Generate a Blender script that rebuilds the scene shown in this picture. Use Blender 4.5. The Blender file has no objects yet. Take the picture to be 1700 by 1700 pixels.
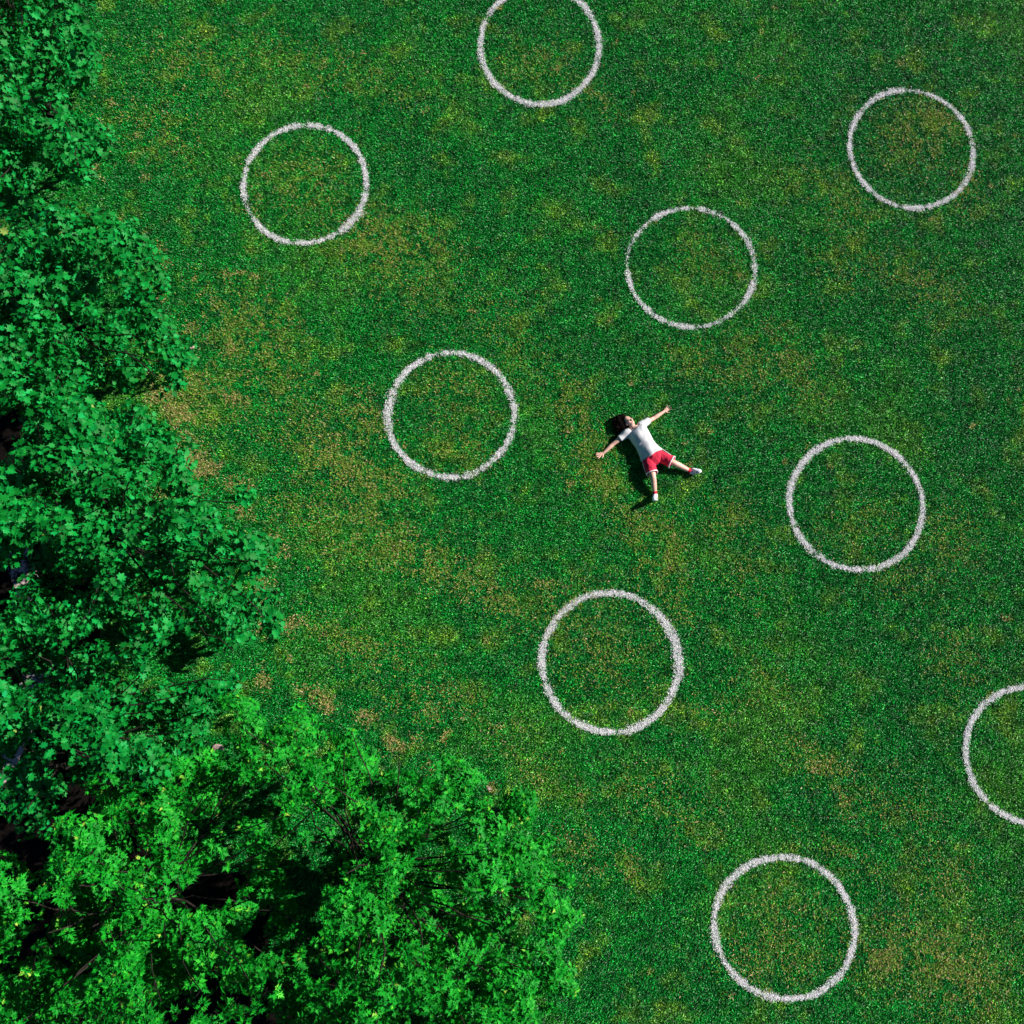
import bpy, math, random
import numpy as np
from mathutils import Vector, Matrix, noise
random.seed(7); rng = np.random.default_rng(7)
C = bpy.context.scene.collection
R = math.radians

# ------------------------------------------------------------ camera, sky, sun, exposure
F_PX, TILT, CAM_H = 1570.0, R(10.0), 16.7          # focal length in photo pixels, tilt from nadir, flying height
cam = bpy.data.cameras.new('camera'); cam.sensor_width = 36; cam.lens = 36 * F_PX / 1700
cam.clip_start = 0.1; cam.clip_end = 3000
co = bpy.data.objects.new('camera', cam); C.objects.link(co)
co.location = (0, 0, CAM_H); co.rotation_euler = (TILT, 0, 0)
bpy.context.scene.camera = co
SUN_EL = R(30); SUN_AZ = math.atan2(0.93, 0.35)    # azimuth clockwise from +Y
sd = Vector((math.sin(SUN_AZ) * math.cos(SUN_EL), math.cos(SUN_AZ) * math.cos(SUN_EL), math.sin(SUN_EL)))
w = bpy.data.worlds.new('World'); bpy.context.scene.world = w; w.use_nodes = True
nt = w.node_tree; bg = nt.nodes['Background']
sky = nt.nodes.new('ShaderNodeTexSky'); sky.sky_type = 'NISHITA'; sky.sun_disc = False
sky.sun_elevation = SUN_EL; sky.sun_rotation = SUN_AZ; sky.altitude = 2500; sky.air_density = .8; sky.dust_density = .1; sky.ozone_density = 7
nt.links.new(sky.outputs[0], bg.inputs[0]); bg.inputs[1].default_value = 0.05
sl = bpy.data.lights.new('sun', 'SUN'); sl.energy = 5.0; sl.angle = R(0.5); sl.color = (1.0, 0.95, 0.88)
so = bpy.data.objects.new('sun', sl); C.objects.link(so); so.rotation_euler = sd.to_track_quat('Z', 'Y').to_euler()
vs = bpy.context.scene.view_settings
vs.view_transform = 'Standard'; vs.look = 'None'; vs.gamma = 1; vs.exposure = 0.75

def P(px, py, z=0.0):                               # a point at height z seen at photo pixel (px, py)
    xc, yc = (px - 850) / F_PX, -(py - 850) / F_PX
    dx = xc; dy = yc * math.cos(TILT) + math.sin(TILT); dz = yc * math.sin(TILT) - math.cos(TILT)
    k = (CAM_H - z) / -dz
    return Vector((dx * k, dy * k, z))

# ------------------------------------------------------------ helpers
def tag(o, label=None, cat=None, group=None, kind=None):
    if label: o['label'] = label
    if cat: o['category'] = cat
    if group: o['group'] = group
    if kind: o['kind'] = kind
    return o
def empty(name, loc):
    o = bpy.data.objects.new(name, None); C.objects.link(o); o.location = loc; o.empty_display_size = 0.2
    return o
def wloc(o):
    p = Vector((0, 0, 0))
    while o: p = p + o.location; o = o.parent
    return p
_H = np.random.default_rng(99).random(65536)
def vnoise(x, y, z=0.0):
    """value noise in about -1..1 for arrays"""
    x, y, z = np.broadcast_arrays(np.asarray(x, float), y, z)
    xi, yi, zi = (np.floor(a).astype(np.int64) for a in (x, y, z)); fx, fy, fz = x - xi, y - yi, z - zi
    fx, fy, fz = (f * f * (3 - 2 * f) for f in (fx, fy, fz)); r = 0
    for a in (0, 1):
        for b_ in (0, 1):
            for c_ in (0, 1):
                h = _H[((xi + a) * 73856093 ^ (yi + b_) * 19349663 ^ (zi + c_) * 83492791) & 65535]
                r = r + h * (fx if a else 1 - fx) * (fy if b_ else 1 - fy) * (fz if c_ else 1 - fz)
    return (r - .5) * 2
def mesh(name, V, Fc, mat, parent=None, loc=None, smooth=False, attrs=None):
    """V (n,3) world coordinates, Fc list/array of faces; one linked object"""
    V = np.asarray(V, dtype=np.float32)
    base = np.array(wloc(parent) if parent else (loc if loc is not None else (0, 0, 0)), dtype=np.float32)
    V = V - base
    me = bpy.data.meshes.new(name)
    if isinstance(Fc, np.ndarray):
        m, k = Fc.shape
        me.vertices.add(len(V)); me.vertices.foreach_set('co', V.ravel())
        me.loops.add(m * k); me.loops.foreach_set('vertex_index', Fc.astype(np.int32).ravel())
        me.polygons.add(m); me.polygons.foreach_set('loop_start', np.arange(0, m * k, k, dtype=np.int32))
        me.update(calc_edges=True)
    else:
        me.from_pydata([tuple(v) for v in V], [], Fc)
    if attrs:
        for an, av in attrs.items():
            a = me.attributes.new(an, 'FLOAT', 'POINT'); a.data.foreach_set('value', np.asarray(av, dtype=np.float32))
    me.materials.append(mat)
    if smooth: me.polygons.foreach_set('use_smooth', [True] * len(me.polygons))
    o = bpy.data.objects.new(name, me); C.objects.link(o)
    if parent: o.parent = parent
    elif loc is not None: o.location = loc
    return o

class NB:
    """small node-material builder"""
    def __init__(s, name):
        s.m = bpy.data.materials.new(name); s.m.use_nodes = True; s.t = s.m.node_tree
        s.b = s.t.nodes['Principled BSDF']; s.out = s.t.nodes['Material Output']
    def n(s, ty, **kw):
        nd = s.t.nodes.new(ty)
        for k, v in kw.items(): setattr(nd, k, v)
        return nd
    def l(s, a, b): s.t.links.new(a, b)
    def noise(s, scale, detail=4, rough=.55, vec=None, off=None):
        g = s.n('ShaderNodeNewGeometry').outputs['Position'] if vec is None else vec
        if off is not None:
            a = s.n('ShaderNodeVectorMath', operation='ADD'); a.inputs[1].default_value = off; s.l(g, a.inputs[0]); g = a.outputs[0]
        q = s.n('ShaderNodeTexNoise'); q.inputs['Scale'].default_value = scale; q.inputs['Detail'].default_value = detail
        q.inputs['Roughness'].default_value = rough; s.l(g, q.inputs['Vector']); return q.outputs['Fac']
    def ramp(s, fac, stops):
        r = s.n('ShaderNodeValToRGB'); e = r.color_ramp.elements
        while len(e) < len(stops): e.new(.5)
        for i, (p, c) in enumerate(stops): e[i].position = p; e[i].color = (*c, 1) if len(c) == 3 else c
        s.l(fac, r.inputs[0]); return r.outputs[0]
    def mix(s, fac, a, b, mode='MIX'):
        q = s.n('ShaderNodeMix', data_type='RGBA', blend_type=mode)
        for sock, v in ((q.inputs[0], fac), (q.inputs[6], a), (q.inputs[7], b)):
            if isinstance(v, (int, float)): sock.default_value = v
            elif isinstance(v, tuple): sock.default_value = (*v, 1)
            else: s.l(v, sock)
        return q.outputs[2]
    def bump(s, h, strength=.4, dist=.02):
        q = s.n('ShaderNodeBump'); q.inputs['Strength'].default_value = strength; q.inputs['Distance'].default_value = dist
        s.l(h, q.inputs['Height']); s.l(q.outputs[0], s.b.inputs['Normal'])
    def col(s, c):
        if isinstance(c, tuple): s.b.inputs['Base Color'].default_value = (*c, 1)
        else: s.l(c, s.b.inputs['Base Color'])
    def rough(s, r, spec=.4):
        s.b.inputs['Roughness'].default_value = r; s.b.inputs['Specular IOR Level'].default_value = spec; return s
    def translucent(s, c, fac):
        t = s.n('ShaderNodeBsdfTranslucent'); mx = s.n('ShaderNodeMixShader'); mx.inputs[0].default_value = fac
        if isinstance(c, tuple): t.inputs[0].default_value = (*c, 1)
        else: s.l(c, t.inputs[0])
        s.l(s.b.outputs[0], mx.inputs[1]); s.l(t.outputs[0], mx.inputs[2]); s.l(mx.outputs[0], s.out.inputs[0])

# ------------------------------------------------------------ materials
def lawn_colour(b, k=1.0):
    big = b.noise(.33, 4, .6)
    mid = b.noise(1.5, 5, .65, off=(31, 7, 0))
    fin = b.noise(5.0, 6, .80, off=(3, 17, 0))
    grain = b.noise(34.0, 2, .6, off=(5, 1, 0))
    K = lambda *c: tuple(v * k for v in c)
    base = b.ramp(big, [(.34, K(.001, .180, .026)), (.53, K(.002, .225, .026)), (.68, K(.045, .270, .026))])
    olive = b.ramp(mid, [(.53, (0, 0, 0)), (.72, (.85, .85, .85))])
    c = b.mix(olive, base, K(.150, .325, .030))
    c = b.mix(1.0, c, b.ramp(fin, [(.35, (.28, .40, .36)), (.5, (.95, .97, .95)), (.66, (1.8, 1.65, 1.5))]), 'MULTIPLY')
    return b.mix(1.0, c, b.ramp(grain, [(.32, (.28, .36, .32)), (.5, (.9, .98, .85)), (.68, (2.3, 2.15, 1.6))]), 'MULTIPLY')
b = NB('grass_blades'); M_GRASS = b.m
isl = b.n('ShaderNodeNewGeometry').outputs['Random Per Island']
c = lawn_colour(b)
c = b.mix(1.0, c, b.ramp(isl, [(0, (.45, .55, .45)), (.6, (1.05, 1.05, 1.0)), (.88, (1.6, 1.35, 1.4)), (.96, (4.5, 2.4, 2.6))]), 'MULTIPLY')
b.col(c); b.rough(.45, .4); b.translucent(c, .10)

b = NB('dry_blades'); M_DRY = b.m
isl = b.n('ShaderNodeNewGeometry').outputs['Random Per Island']
at = b.n('ShaderNodeAttribute', attribute_name='dry').outputs['Fac']
c1 = b.ramp(isl, [(0, (.05, .28, .015)), (.4, (.18, .36, .03)), (.8, (.32, .40, .05)), (1, (.42, .38, .10))])
c2 = b.ramp(isl, [(0, (.22, .15, .05)), (.4, (.44, .29, .11)), (.8, (.62, .42, .22)), (1, (.78, .60, .42))])
c = b.mix(at, c1, c2); b.col(c); b.rough(.75, .2); b.translucent(c, .15)

b = NB('turf_soil'); M_GROUND = b.m
b.col(lawn_colour(b, .45)); b.rough(.9, .1); b.bump(b.noise(60, 6, .8), .8, .03)

b = NB('shade_dark_soil'); M_SHADE_SOIL = b.m
b.col(b.ramp(b.noise(6, 6, .7), [(.3, (.004, .003, .003)), (.6, (.009, .007, .006)), (.8, (.02, .015, .012))])); b.rough(1, .05); b.bump(b.noise(25, 6, .8), 1, .03)  # soil taken down to near black so the ground reads as canopy shade

b = NB('dappled_concrete'); M_PATH = b.m
pc = b.mix(b.ramp(b.noise(30, 5, .7), [(.35, (0, 0, 0)), (.7, (1, 1, 1))]), (.42, .34, .31), (.60, .52, .49))
b.col(b.mix(b.ramp(b.noise(5, 5, .75), [(.46, (0, 0, 0)), (.53, (1, 1, 1))]), (.010, .008, .006), pc)); b.rough(.9, .15); b.bump(b.noise(80, 4), .3, .01)  # near-black litter blotches leave pale flecks, dappled sun put into the colour

b = NB('line_paint'); M_PAINT = b.m
isl = b.n('ShaderNodeNewGeometry').outputs['Random Per Island']
c = b.ramp(isl, [(0, (.80, .80, .80)), (.2, (.90, .87, .89)), (.6, (.94, .91, .93)), (1, (.93, .91, .93))])
b.col(c); b.rough(.8, .15); b.translucent(c, .30)

def leaf_mat(name, stops, gloss=.58, spec=.18, tr=.10):
    b = NB(name); a = b.n('ShaderNodeAttribute', attribute_name='tint').outputs['Fac']
    c = b.ramp(a, stops)
    c = b.mix(1.0, c, b.ramp(b.noise(2.2, 3), [(.3, (.7, .78, .75)), (.7, (1.25, 1.15, 1.15))]), 'MULTIPLY')
    b.col(c); b.rough(gloss, spec); b.translucent(c, tr); return b.m
M_LEAF_BLUE = leaf_mat('blue_green_leaf', [(0, (.001, .10, .011)), (.45, (.001, .20, .020)), (.80, (.002, .29, .052)), (.96, (.02, .40, .15)), (1, (.25, .36, .07))])
M_LEAF_BRIGHT = leaf_mat('bright_green_leaf', [(0, (.001, .15, .009)), (.45, (.004, .29, .014)), (.8, (.025, .41, .018)), (.92, (.13, .46, .02)), (1, (.34, .50, .07))])
b = NB('bark'); M_BARK = b.m
b.col(b.ramp(b.noise(14, 5, .7), [(.35, (.010, .008, .006)), (.65, (.035, .027, .022))])); b.rough(.9, .15); b.bump(b.noise(40, 4, .7), .7, .01)
b = NB('stone'); M_STONE = b.m
b.col(b.ramp(b.noise(12, 6, .7), [(.35, (.30, .20, .18)), (.65, (.50, .36, .33))])); b.rough(.9, .2); b.bump(b.noise(30, 5, .7), .6, .02)

# ------------------------------------------------------------ the ground
S = 600
mesh('ground', [(-S, -S, 0), (S, -S, 0), (S, S, 0), (-S, S, 0)], [(0, 1, 2, 3)], M_GROUND)['kind'] = 'structure'
# bare planting bed under the trees, canopy shade put into its near-black colour: a sheet 4 mm above the turf soil
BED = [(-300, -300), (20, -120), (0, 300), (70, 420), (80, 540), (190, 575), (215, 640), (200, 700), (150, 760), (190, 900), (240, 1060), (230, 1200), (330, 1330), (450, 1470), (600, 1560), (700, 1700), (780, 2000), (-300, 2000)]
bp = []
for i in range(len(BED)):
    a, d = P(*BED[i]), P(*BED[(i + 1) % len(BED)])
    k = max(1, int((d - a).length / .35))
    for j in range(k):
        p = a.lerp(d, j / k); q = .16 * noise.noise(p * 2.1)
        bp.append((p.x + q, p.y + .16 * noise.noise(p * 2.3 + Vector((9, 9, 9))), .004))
mesh('soil', bp, [tuple(range(len(bp)))[::-1]], M_SHADE_SOIL)['kind'] = 'structure'
def inside(x, y, poly):
    c = False; j = len(poly) - 1
    for i in range(len(poly)):
        xi, yi = poly[i][:2]; xj, yj = poly[j][:2]
        if (yi > y) != (yj > y) and x < (xj - xi) * (y - yi) / (yj - yi) + xi: c = not c
        j = i
    return c
# pale concrete path running under the trees
ctr = [P(-260, 500), P(-80, 760), P(20, 900), P(62, 1010), P(70, 1090), P(30, 1220), P(-60, 1400), P(-200, 1700)]
pv, pf = [], []
for i, p in enumerate(ctr):
    d = (ctr[min(i + 1, len(ctr) - 1)] - ctr[max(i - 1, 0)]).normalized(); nrm = Vector((-d.y, d.x, 0))
    for s_ in (-.22, .22): pv += [(*(p + nrm * s_).xy, .008), (*(p + nrm * s_).xy, .045)]
for i in range(len(ctr) - 1):
    a = i * 4; n_ = a + 4
    pf += [(a + 1, a + 3, n_ + 3, n_ + 1), (a, a + 1, n_ + 1, n_), (a + 3, a + 2, n_ + 2, n_ + 3)]
mesh('path', pv, pf, M_PATH)['kind'] = 'structure'

# ------------------------------------------------------------ grass (uncountable: one object, a tile of blades laid over the lawn)
def blades(x, y, L, W, lean, seed=1, z0=0.0, spread=None):
    """one bent five-vertex blade per (x, y)"""
    g = np.random.default_rng(seed); n = len(x)
    az = g.uniform(0, 2 * np.pi, n) if spread is None else spread
    L = L * g.uniform(.6, 1.25, n); W = W * g.uniform(.7, 1.3, n); le = lean * g.uniform(.3, 1.5, n)
    dx, dy = np.cos(az), np.sin(az); tw = az + np.pi / 2 + g.normal(0, .5, n); sx, sy = np.cos(tw), np.sin(tw)
    def ring(f, h, wf):
        cx = x + dx * L * f; cy = y + dy * L * f; cz = z0 + L * h
        return cx, cy, cz, W * wf / 2
    V = np.empty((n, 5, 3))
    t1 = np.sin(le * .6) * .5; h1 = np.cos(le * .6) * .5
    t2 = t1 + np.sin(np.minimum(le * 1.5, 1.5)) * .5; h2 = h1 + np.cos(np.minimum(le * 1.5, 1.5)) * .5
    cx, cy, cz, hw = ring(0, 0, .8); V[:, 0] = np.stack([cx - sx * hw, cy - sy * hw, cz * np.ones(n)], 1); V[:, 1] = np.stack([cx + sx * hw, cy + sy * hw, cz * np.ones(n)], 1)
    cx, cy, cz, hw = ring(t1, h1, 1); V[:, 2] = np.stack([cx + sx * hw, cy + sy * hw, cz], 1); V[:, 3] = np.stack([cx - sx * hw, cy - sy * hw, cz], 1)
    cx, cy, cz, hw = ring(t2, h2, 0); V[:, 4] = np.stack([cx, cy, cz], 1)
    i = np.arange(n)[:, None] * 5
    Fc = np.concatenate([i + [0, 1, 2], i + [0, 2, 3], i + [3, 2, 4]], 0)
    return V.reshape(-1, 3), Fc
TS = 1.6
ns = int(TS * math.sqrt(7200)); jx, jy = np.meshgrid(np.arange(ns), np.arange(ns)); nb = ns * ns   # stratified, so no clump repeats from tile to tile
tx = ((jx.ravel() + rng.uniform(-.2, 1.2, nb)) / ns - .5) * TS; ty = ((jy.ravel() + rng.uniform(-.2, 1.2, nb)) / ns - .5) * TS
V, Fc = blades(tx, ty, .052, .0105, .95, 3)
pts = []
bedxy = [(p[0], p[1]) for p in bp]
gx = np.arange(-16, 16, TS); gy = np.arange(-12, 18, TS)
for X in gx:
    for Y in gy:
        if not all(inside(X + a, Y + c_, bedxy) for a in (-.6, 0, .6) for c_ in (-.6, 0, .6)): pts.append((X, Y, 0.004))
npt = len(pts)
V2 = np.concatenate([V, np.array(pts)], 0)
isp = np.zeros(len(V2)); isp[len(V):] = 1
rot = np.zeros(len(V2)); rot[len(V):] = rng.integers(0, 4, npt) * math.pi / 2
mir = np.ones(len(V2)); mir[len(V):] = rng.choice([-1.0, 1.0], npt)
go = mesh('grass', V2, Fc, M_GRASS, attrs={'is_pt': isp, 'rot': rot, 'mirror': mir})
tag(go, 'short green lawn grass', 'grass', kind='stuff')
ng = bpy.data.node_groups.new('lay_tiles', 'GeometryNodeTree')
ng.interface.new_socket('Geometry', in_out='INPUT', socket_type='NodeSocketGeometry')
ng.interface.new_socket('Geometry', in_out='OUTPUT', socket_type='NodeSocketGeometry')
gi = ng.nodes.new('NodeGroupInput'); gO = ng.nodes.new('NodeGroupOutput')
a1 = ng.nodes.new('GeometryNodeInputNamedAttribute'); a1.data_type = 'FLOAT'; a1.inputs[0].default_value = 'is_pt'
cmp_ = ng.nodes.new('FunctionNodeCompare'); cmp_.data_type = 'FLOAT'; cmp_.operation = 'GREATER_THAN'; cmp_.inputs[1].default_value = .5
sep = ng.nodes.new('GeometryNodeSeparateGeometry'); m2p = ng.nodes.new('GeometryNodeMeshToPoints')
iop = ng.nodes.new('GeometryNodeInstanceOnPoints')
a2 = ng.nodes.new('GeometryNodeInputNamedAttribute'); a2.data_type = 'FLOAT'; a2.inputs[0].default_value = 'rot'
cx_ = ng.nodes.new('ShaderNodeCombineXYZ'); L_ = ng.links.new
L_(gi.outputs[0], sep.inputs[0]); L_(a1.outputs[0], cmp_.inputs[0]); L_(cmp_.outputs[0], sep.inputs[1])
L_(sep.outputs[0], m2p.inputs[0]); L_(m2p.outputs[0], iop.inputs['Points']); L_(sep.outputs[1], iop.inputs['Instance'])
a3 = ng.nodes.new('GeometryNodeInputNamedAttribute'); a3.data_type = 'FLOAT'; a3.inputs[0].default_value = 'mirror'
c3 = ng.nodes.new('ShaderNodeCombineXYZ'); c3.inputs[1].default_value = 1; c3.inputs[2].default_value = 1; L_(a3.outputs[0], c3.inputs[0]); L_(c3.outputs[0], iop.inputs['Scale'])
L_(a2.outputs[0], cx_.inputs[2]); L_(cx_.outputs[0], iop.inputs['Rotation']); L_(iop.outputs[0], gO.inputs[0])

# worn and dry grass: (px, py, half-length px, half-width px, angle deg, blades per m2, dryness)
DRY = [(300, 690, 40, 20, 40, 2600, .75), (318, 770, 30, 26, 60, 3000, .85), (268, 655, 24, 12, -20, 2600, .8), (345, 775, 24, 14, 0, 2200, .9),
 (395, 805, 22, 12, 10, 2600, .9), (300, 815, 40, 12, 0, 1800, .7), (398, 850, 12, 16, 60, 2600, .9), (395, 905, 20, 14, 40, 2600, .85),
 (465, 905, 32, 10, 60, 1800, .8), (440, 985, 14, 28, 0, 2800, .9), (487, 1035, 10, 20, 60, 2200, .9), (435, 1130, 20, 14, 70, 1800, .8), (440, 1040, 12, 18, 0, 2000, .8),
 (520, 1150, 30, 14, 20, 1800, .8), (545, 1170, 20, 12, 30, 2200, .9), (610, 1190, 20, 12, 20, 2600, .9), (655, 1232, 18, 14, 30, 3000, .9), (690, 1228, 14, 8, 30, 2000, .8), (740, 1222, 14, 7, -50, 2200, .9),
 (712, 1270, 9, 11, 0, 2200, .9), (812, 1308, 14, 9, 20, 2400, .9), (795, 1438, 10, 16, 70, 3200, .95), (893, 1475, 9, 12, 0, 2800, .95), (965, 1330, 10, 14, 0, 1200, .7),
 (485, 1228, 11, 17, 50, 3200, .95), (495, 1275, 7, 7, 0, 2200, .9), (147, 280, 18, 8, 0, 2200, .8), (166, 300, 10, 10, 0, 1600, .8), (245, 295, 8, 8, 0, 1400, .9), (225, 268, 6, 6, 0, 1400, .9), (170, 95, 8, 14, 60, 1800, .6),
 (190, 172, 8, 6, 0, 1600, .9), (165, 240, 8, 5, 0, 1500, .9), (270, 425, 8, 22, -20, 1600, .8), (375, 455, 10, 8, 0, 1500, .8), (398, 455, 12, 5, 0, 1600, .9), (420, 460, 12, 5, 0, 1600, .9), (350, 505, 22, 24, 0, 1000, .5),
 (392, 570, 14, 9, 0, 1800, .7), (385, 585, 10, 8, 0, 1600, .8), (390, 660, 18, 12, 20, 1600, .8), (270, 500, 8, 10, 0, 1600, .9), (316, 545, 10, 10, 0, 1600, .8),
 # wide olive patches of the open lawn
 (330, 640, 90, 60, 40, 900, .35), (420, 560, 110, 50, 50, 850, .2), (460, 520, 60, 30, 45, 500, .3), (560, 770, 120, 50, 45, 950, .28), (605, 690, 50, 34, 60, 950, .35), (640, 800, 60, 40, 30, 500, .3), (750, 640, 60, 40, 0, 600, .25), (755, 740, 60, 50, 30, 550, .2),
 (730, 940, 100, 40, 20, 850, .35), (620, 890, 90, 40, 20, 500, .3), (830, 1000, 50, 26, 40, 700, .35), (520, 870, 90, 40, 40, 500, .3), (620, 395, 60, 36, 20, 700, .35), (690, 400, 70, 40, 20, 650, .3), (650, 450, 110, 60, 45, 450, .15),
 (505, 300, 70, 60, 0, 500, .25), (430, 330, 20, 60, 0, 600, .4), (560, 120, 160, 40, 20, 350, .2), (330, 110, 120, 50, 15, 350, .15), (260, 220, 90, 50, 30, 350, .25), (890, 110, 60, 40, 0, 450, .3), (990, 165, 50, 18, 40, 600, .3),
 (860, 580, 120, 50, 50, 350, .15), (960, 690, 60, 24, 62, 2300, .2), (990, 780, 50, 40, 50, 900, .18), (1035, 830, 50, 28, 50, 1100, .25), (1090, 900, 70, 40, 60, 800, .22), (1110, 980, 60, 40, 60, 600, .22), (950, 1010, 60, 40, -30, 700, .35),
 (1010, 1090, 80, 70, 0, 450, .25), (900, 970, 26, 14, 0, 700, .6), (1160, 600, 70, 40, 0, 350, .25), (1240, 610, 60, 60, 40, 450, .25), (1290, 580, 60, 30, 30, 450, .3), (1330, 640, 70, 40, 45, 350, .2), (1520, 230, 60, 60, 0, 700, .35), (1570, 200, 40, 26, 40, 600, .35),
 (1605, 320, 26, 40, 0, 500, .35), (1390, 330, 90, 50, 40, 350, .2), (1545, 480, 60, 50, 30, 400, .25), (1480, 450, 60, 30, 30, 350, .2), (1390, 440, 50, 50, 0, 300, .2), (1180, 430, 60, 50, 0, 350, .2), (1420, 870, 70, 50, 0, 350, .2), (1580, 900, 50, 60, 0, 450, .3), (1500, 960, 60, 40, 0, 350, .25),
 (1385, 1290, 60, 34, 50, 1100, .35), (1350, 1260, 50, 26, 30, 900, .3), (1410, 1340, 20, 34, 0, 900, .5), (1270, 1140, 60, 40, 30, 350, .25), (1180, 1180, 50, 30, 0, 400, .35), (1040, 1440, 30, 24, 0, 700, .5), (1140, 1350, 60, 40, 40, 350, .3), (1060, 1300, 60, 40, 0, 300, .3),
 (1300, 1520, 90, 70, 0, 450, .3), (1280, 1600, 70, 40, 0, 450, .4), (1520, 1580, 110, 60, 0, 800, .35), (1600, 1620, 70, 60, 0, 800, .35), (1470, 1590, 18, 18, 0, 1600, .8), (1450, 1600, 12, 16, 0, 1400, .7), (1560, 1450, 60, 50, 0, 400, .3), (1500, 1340, 70, 40, 0, 300, .3),
 (800, 1180, 80, 30, 30, 400, .4), (700, 1170, 60, 30, 10, 600, .5), (880, 1280, 60, 30, 30, 400, .4), (960, 1400, 40, 40, 0, 400, .4), (640, 1090, 80, 30, 20, 350, .35), (560, 1060, 70, 40, 20, 450, .35), (1400, 1420, 80, 26, 30, 350, .25), (1590, 1100, 50, 60, 0, 350, .2), (1230, 940, 50, 60, 0, 350, .2), (1200, 860, 60, 40, 0, 350, .15)]
for i in range(150):                                  # small scattered tufts of dead grass
    DRY.append((rng.uniform(180, 1690), rng.uniform(10, 1690), rng.uniform(3, 7), rng.uniform(2.5, 6), rng.uniform(0, 180), rng.uniform(1200, 2600), rng.uniform(.5, 1)))
Xs, Ys, Ds = [], [], []
for (px, py, ra, rb, ang, den, dry) in DRY:
    if ra > 24 and den < 1000: den *= 2.1
    if dry > .65: den *= 1.6
    c0 = P(px, py); sc = 92.6 + (py - 850) * .0104
    A, B = ra / sc, rb / sc; n = int(den * math.pi * A * B * 1.6)
    u = rng.normal(0, .62, n) * A; v = rng.normal(0, .62, n) * B; th = -R(ang)
    x = c0.x + u * math.cos(th) - v * math.sin(th); y = c0.y + u * math.sin(th) + v * math.cos(th)
    keep = vnoise(x * 6, y * 6, 1.7) + .8 * vnoise(x * 17, y * 17, 5) > -.2
    Xs.append(x[keep]); Ys.append(y[keep]); Ds.append(np.where(rng.random(keep.sum()) < dry, .35 + .65 * rng.random(keep.sum()), 0))
Xs = np.concatenate(Xs); Ys = np.concatenate(Ys); Ds = np.concatenate(Ds)
V, Fc = blades(Xs, Ys, .058, .0115, 1.05, 11, z0=.012)
tag(mesh('dry_grass', V, Fc, M_DRY, attrs={'dry': np.repeat(Ds, 5)}), 'tan and olive dry grass in worn patches of the lawn', 'dry grass', kind='stuff')

# ------------------------------------------------------------ painted circles: blades of grass coated with white marking paint
def circle(cx, cy, wpx, hpx, line, label, seed, fade=.0, fat=None, tail=None):
    g = np.random.default_rng(seed); c0 = P(cx, cy)
    rx = (P(cx + wpx / 2, cy) - c0).x; ry = (P(cx, cy - hpx / 2).y - P(cx, cy + hpx / 2).y) / 2
    c0.y = (P(cx, cy - hpx / 2).y + P(cx, cy + hpx / 2).y) / 2
    sc = 92.6 + (cy - 850) * .0104; hw0 = line * .80 / sc / 2
    rx -= hw0; ry -= hw0
    n = int(2 * math.pi * rx * hw0 * 2 * 34000)
    th = g.uniform(0, 2 * math.pi, n)
    N = lambda t, f, o: noise.noise(Vector((math.cos(t) * f, math.sin(t) * f, o + seed * 3.1)))
    tab = np.linspace(0, 2 * math.pi, 721)
    wob = np.array([.022 * N(t, 1.1, 0) + .012 * N(t, 4, 5) for t in tab])
    hw = np.array([hw0 * (1 + .35 * N(t, 2.2, 11) + .25 * N(t, 9, 17)) for t in tab])
    den = np.array([min(1, max(.10, .85 - fade + 1.1 * N(t, 3.1, 23) + .9 * N(t, 13, 29))) for t in tab])
    if fat:
        for i, t in enumerate(tab):
            d = abs((t - R(fat[0]) + math.pi) % (2 * math.pi) - math.pi); hw[i] *= 1 + fat[2] * math.exp(-(d / R(fat[1])) ** 2); den[i] = max(den[i], .9 * math.exp(-(d / R(fat[1])) ** 2))
    W_, H_, D_ = np.interp(th, tab, wob), np.interp(th, tab, hw), np.interp(th, tab, den)
    rr = g.normal(0, .52, n); rr = np.clip(rr, -1.7, 1.7) * H_
    x = c0.x + np.cos(th) * (rx + W_ + rr); y = c0.y + np.sin(th) * (ry + W_ + rr)
    keep = g.random(n) < D_
    fine = .6 * vnoise(x * 30, y * 30, seed) + .5 * vnoise(x * 70, y * 70, seed) > -.42
    keep &= fine; x, y = x[keep], y[keep]
    if tail:
        tp = P(*tail[:2]); m = tail[2]; x = np.concatenate([x, tp.x + g.normal(0, .045, m)]); y = np.concatenate([y, tp.y + g.normal(0, .03, m)])
    V, Fc = blades(x, y, .030, .0095, 1.5, seed + 50, z0=.026)
    o = mesh('painted_circle', V, Fc, M_PAINT, loc=(c0.x, c0.y, 0.0))
    return tag(o, label, 'painted circle', 'white circles sprayed on the lawn')
circle(896, 77, 206, 204, 11, 'white painted circle on the lawn, cut off by the top edge near the middle', 1, .02)
circle(507, 307, 213, 203, 11, 'white painted circle at upper left with a small blob on its lower right rim', 2, .20, tail=(598, 357, 160))
circle(1512, 249, 212, 203, 10, 'white painted lawn circle in the upper right corner, around a yellowish patch of grass', 3, .20)
circle(1147, 446, 218, 206, 10, 'faint thin painted circle between the upper right corner circle and the lying person', 4, .34)
circle(749, 690, 219, 215, 12, 'white painted circle left of the lying person, line thin at bottom and right', 5, .22, fat=(180, 22, .35))
circle(1420, 838, 229, 225, 11, 'white painted circle directly right of the lying person', 6, .04)
circle(1013, 1100, 238, 241, 13, 'white painted circle below the lying person with a noticeably thick right side', 7, -.12, fat=(8, 26, .75))
circle(1301, 1540, 243, 244, 12, 'white painted circle cut by the bottom edge at lower right', 8, -.02)
circle(1718, 1255, 240, 238, 11, 'white painted circle cut off by the right edge, only its left arc showing', 9, .02)

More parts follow.
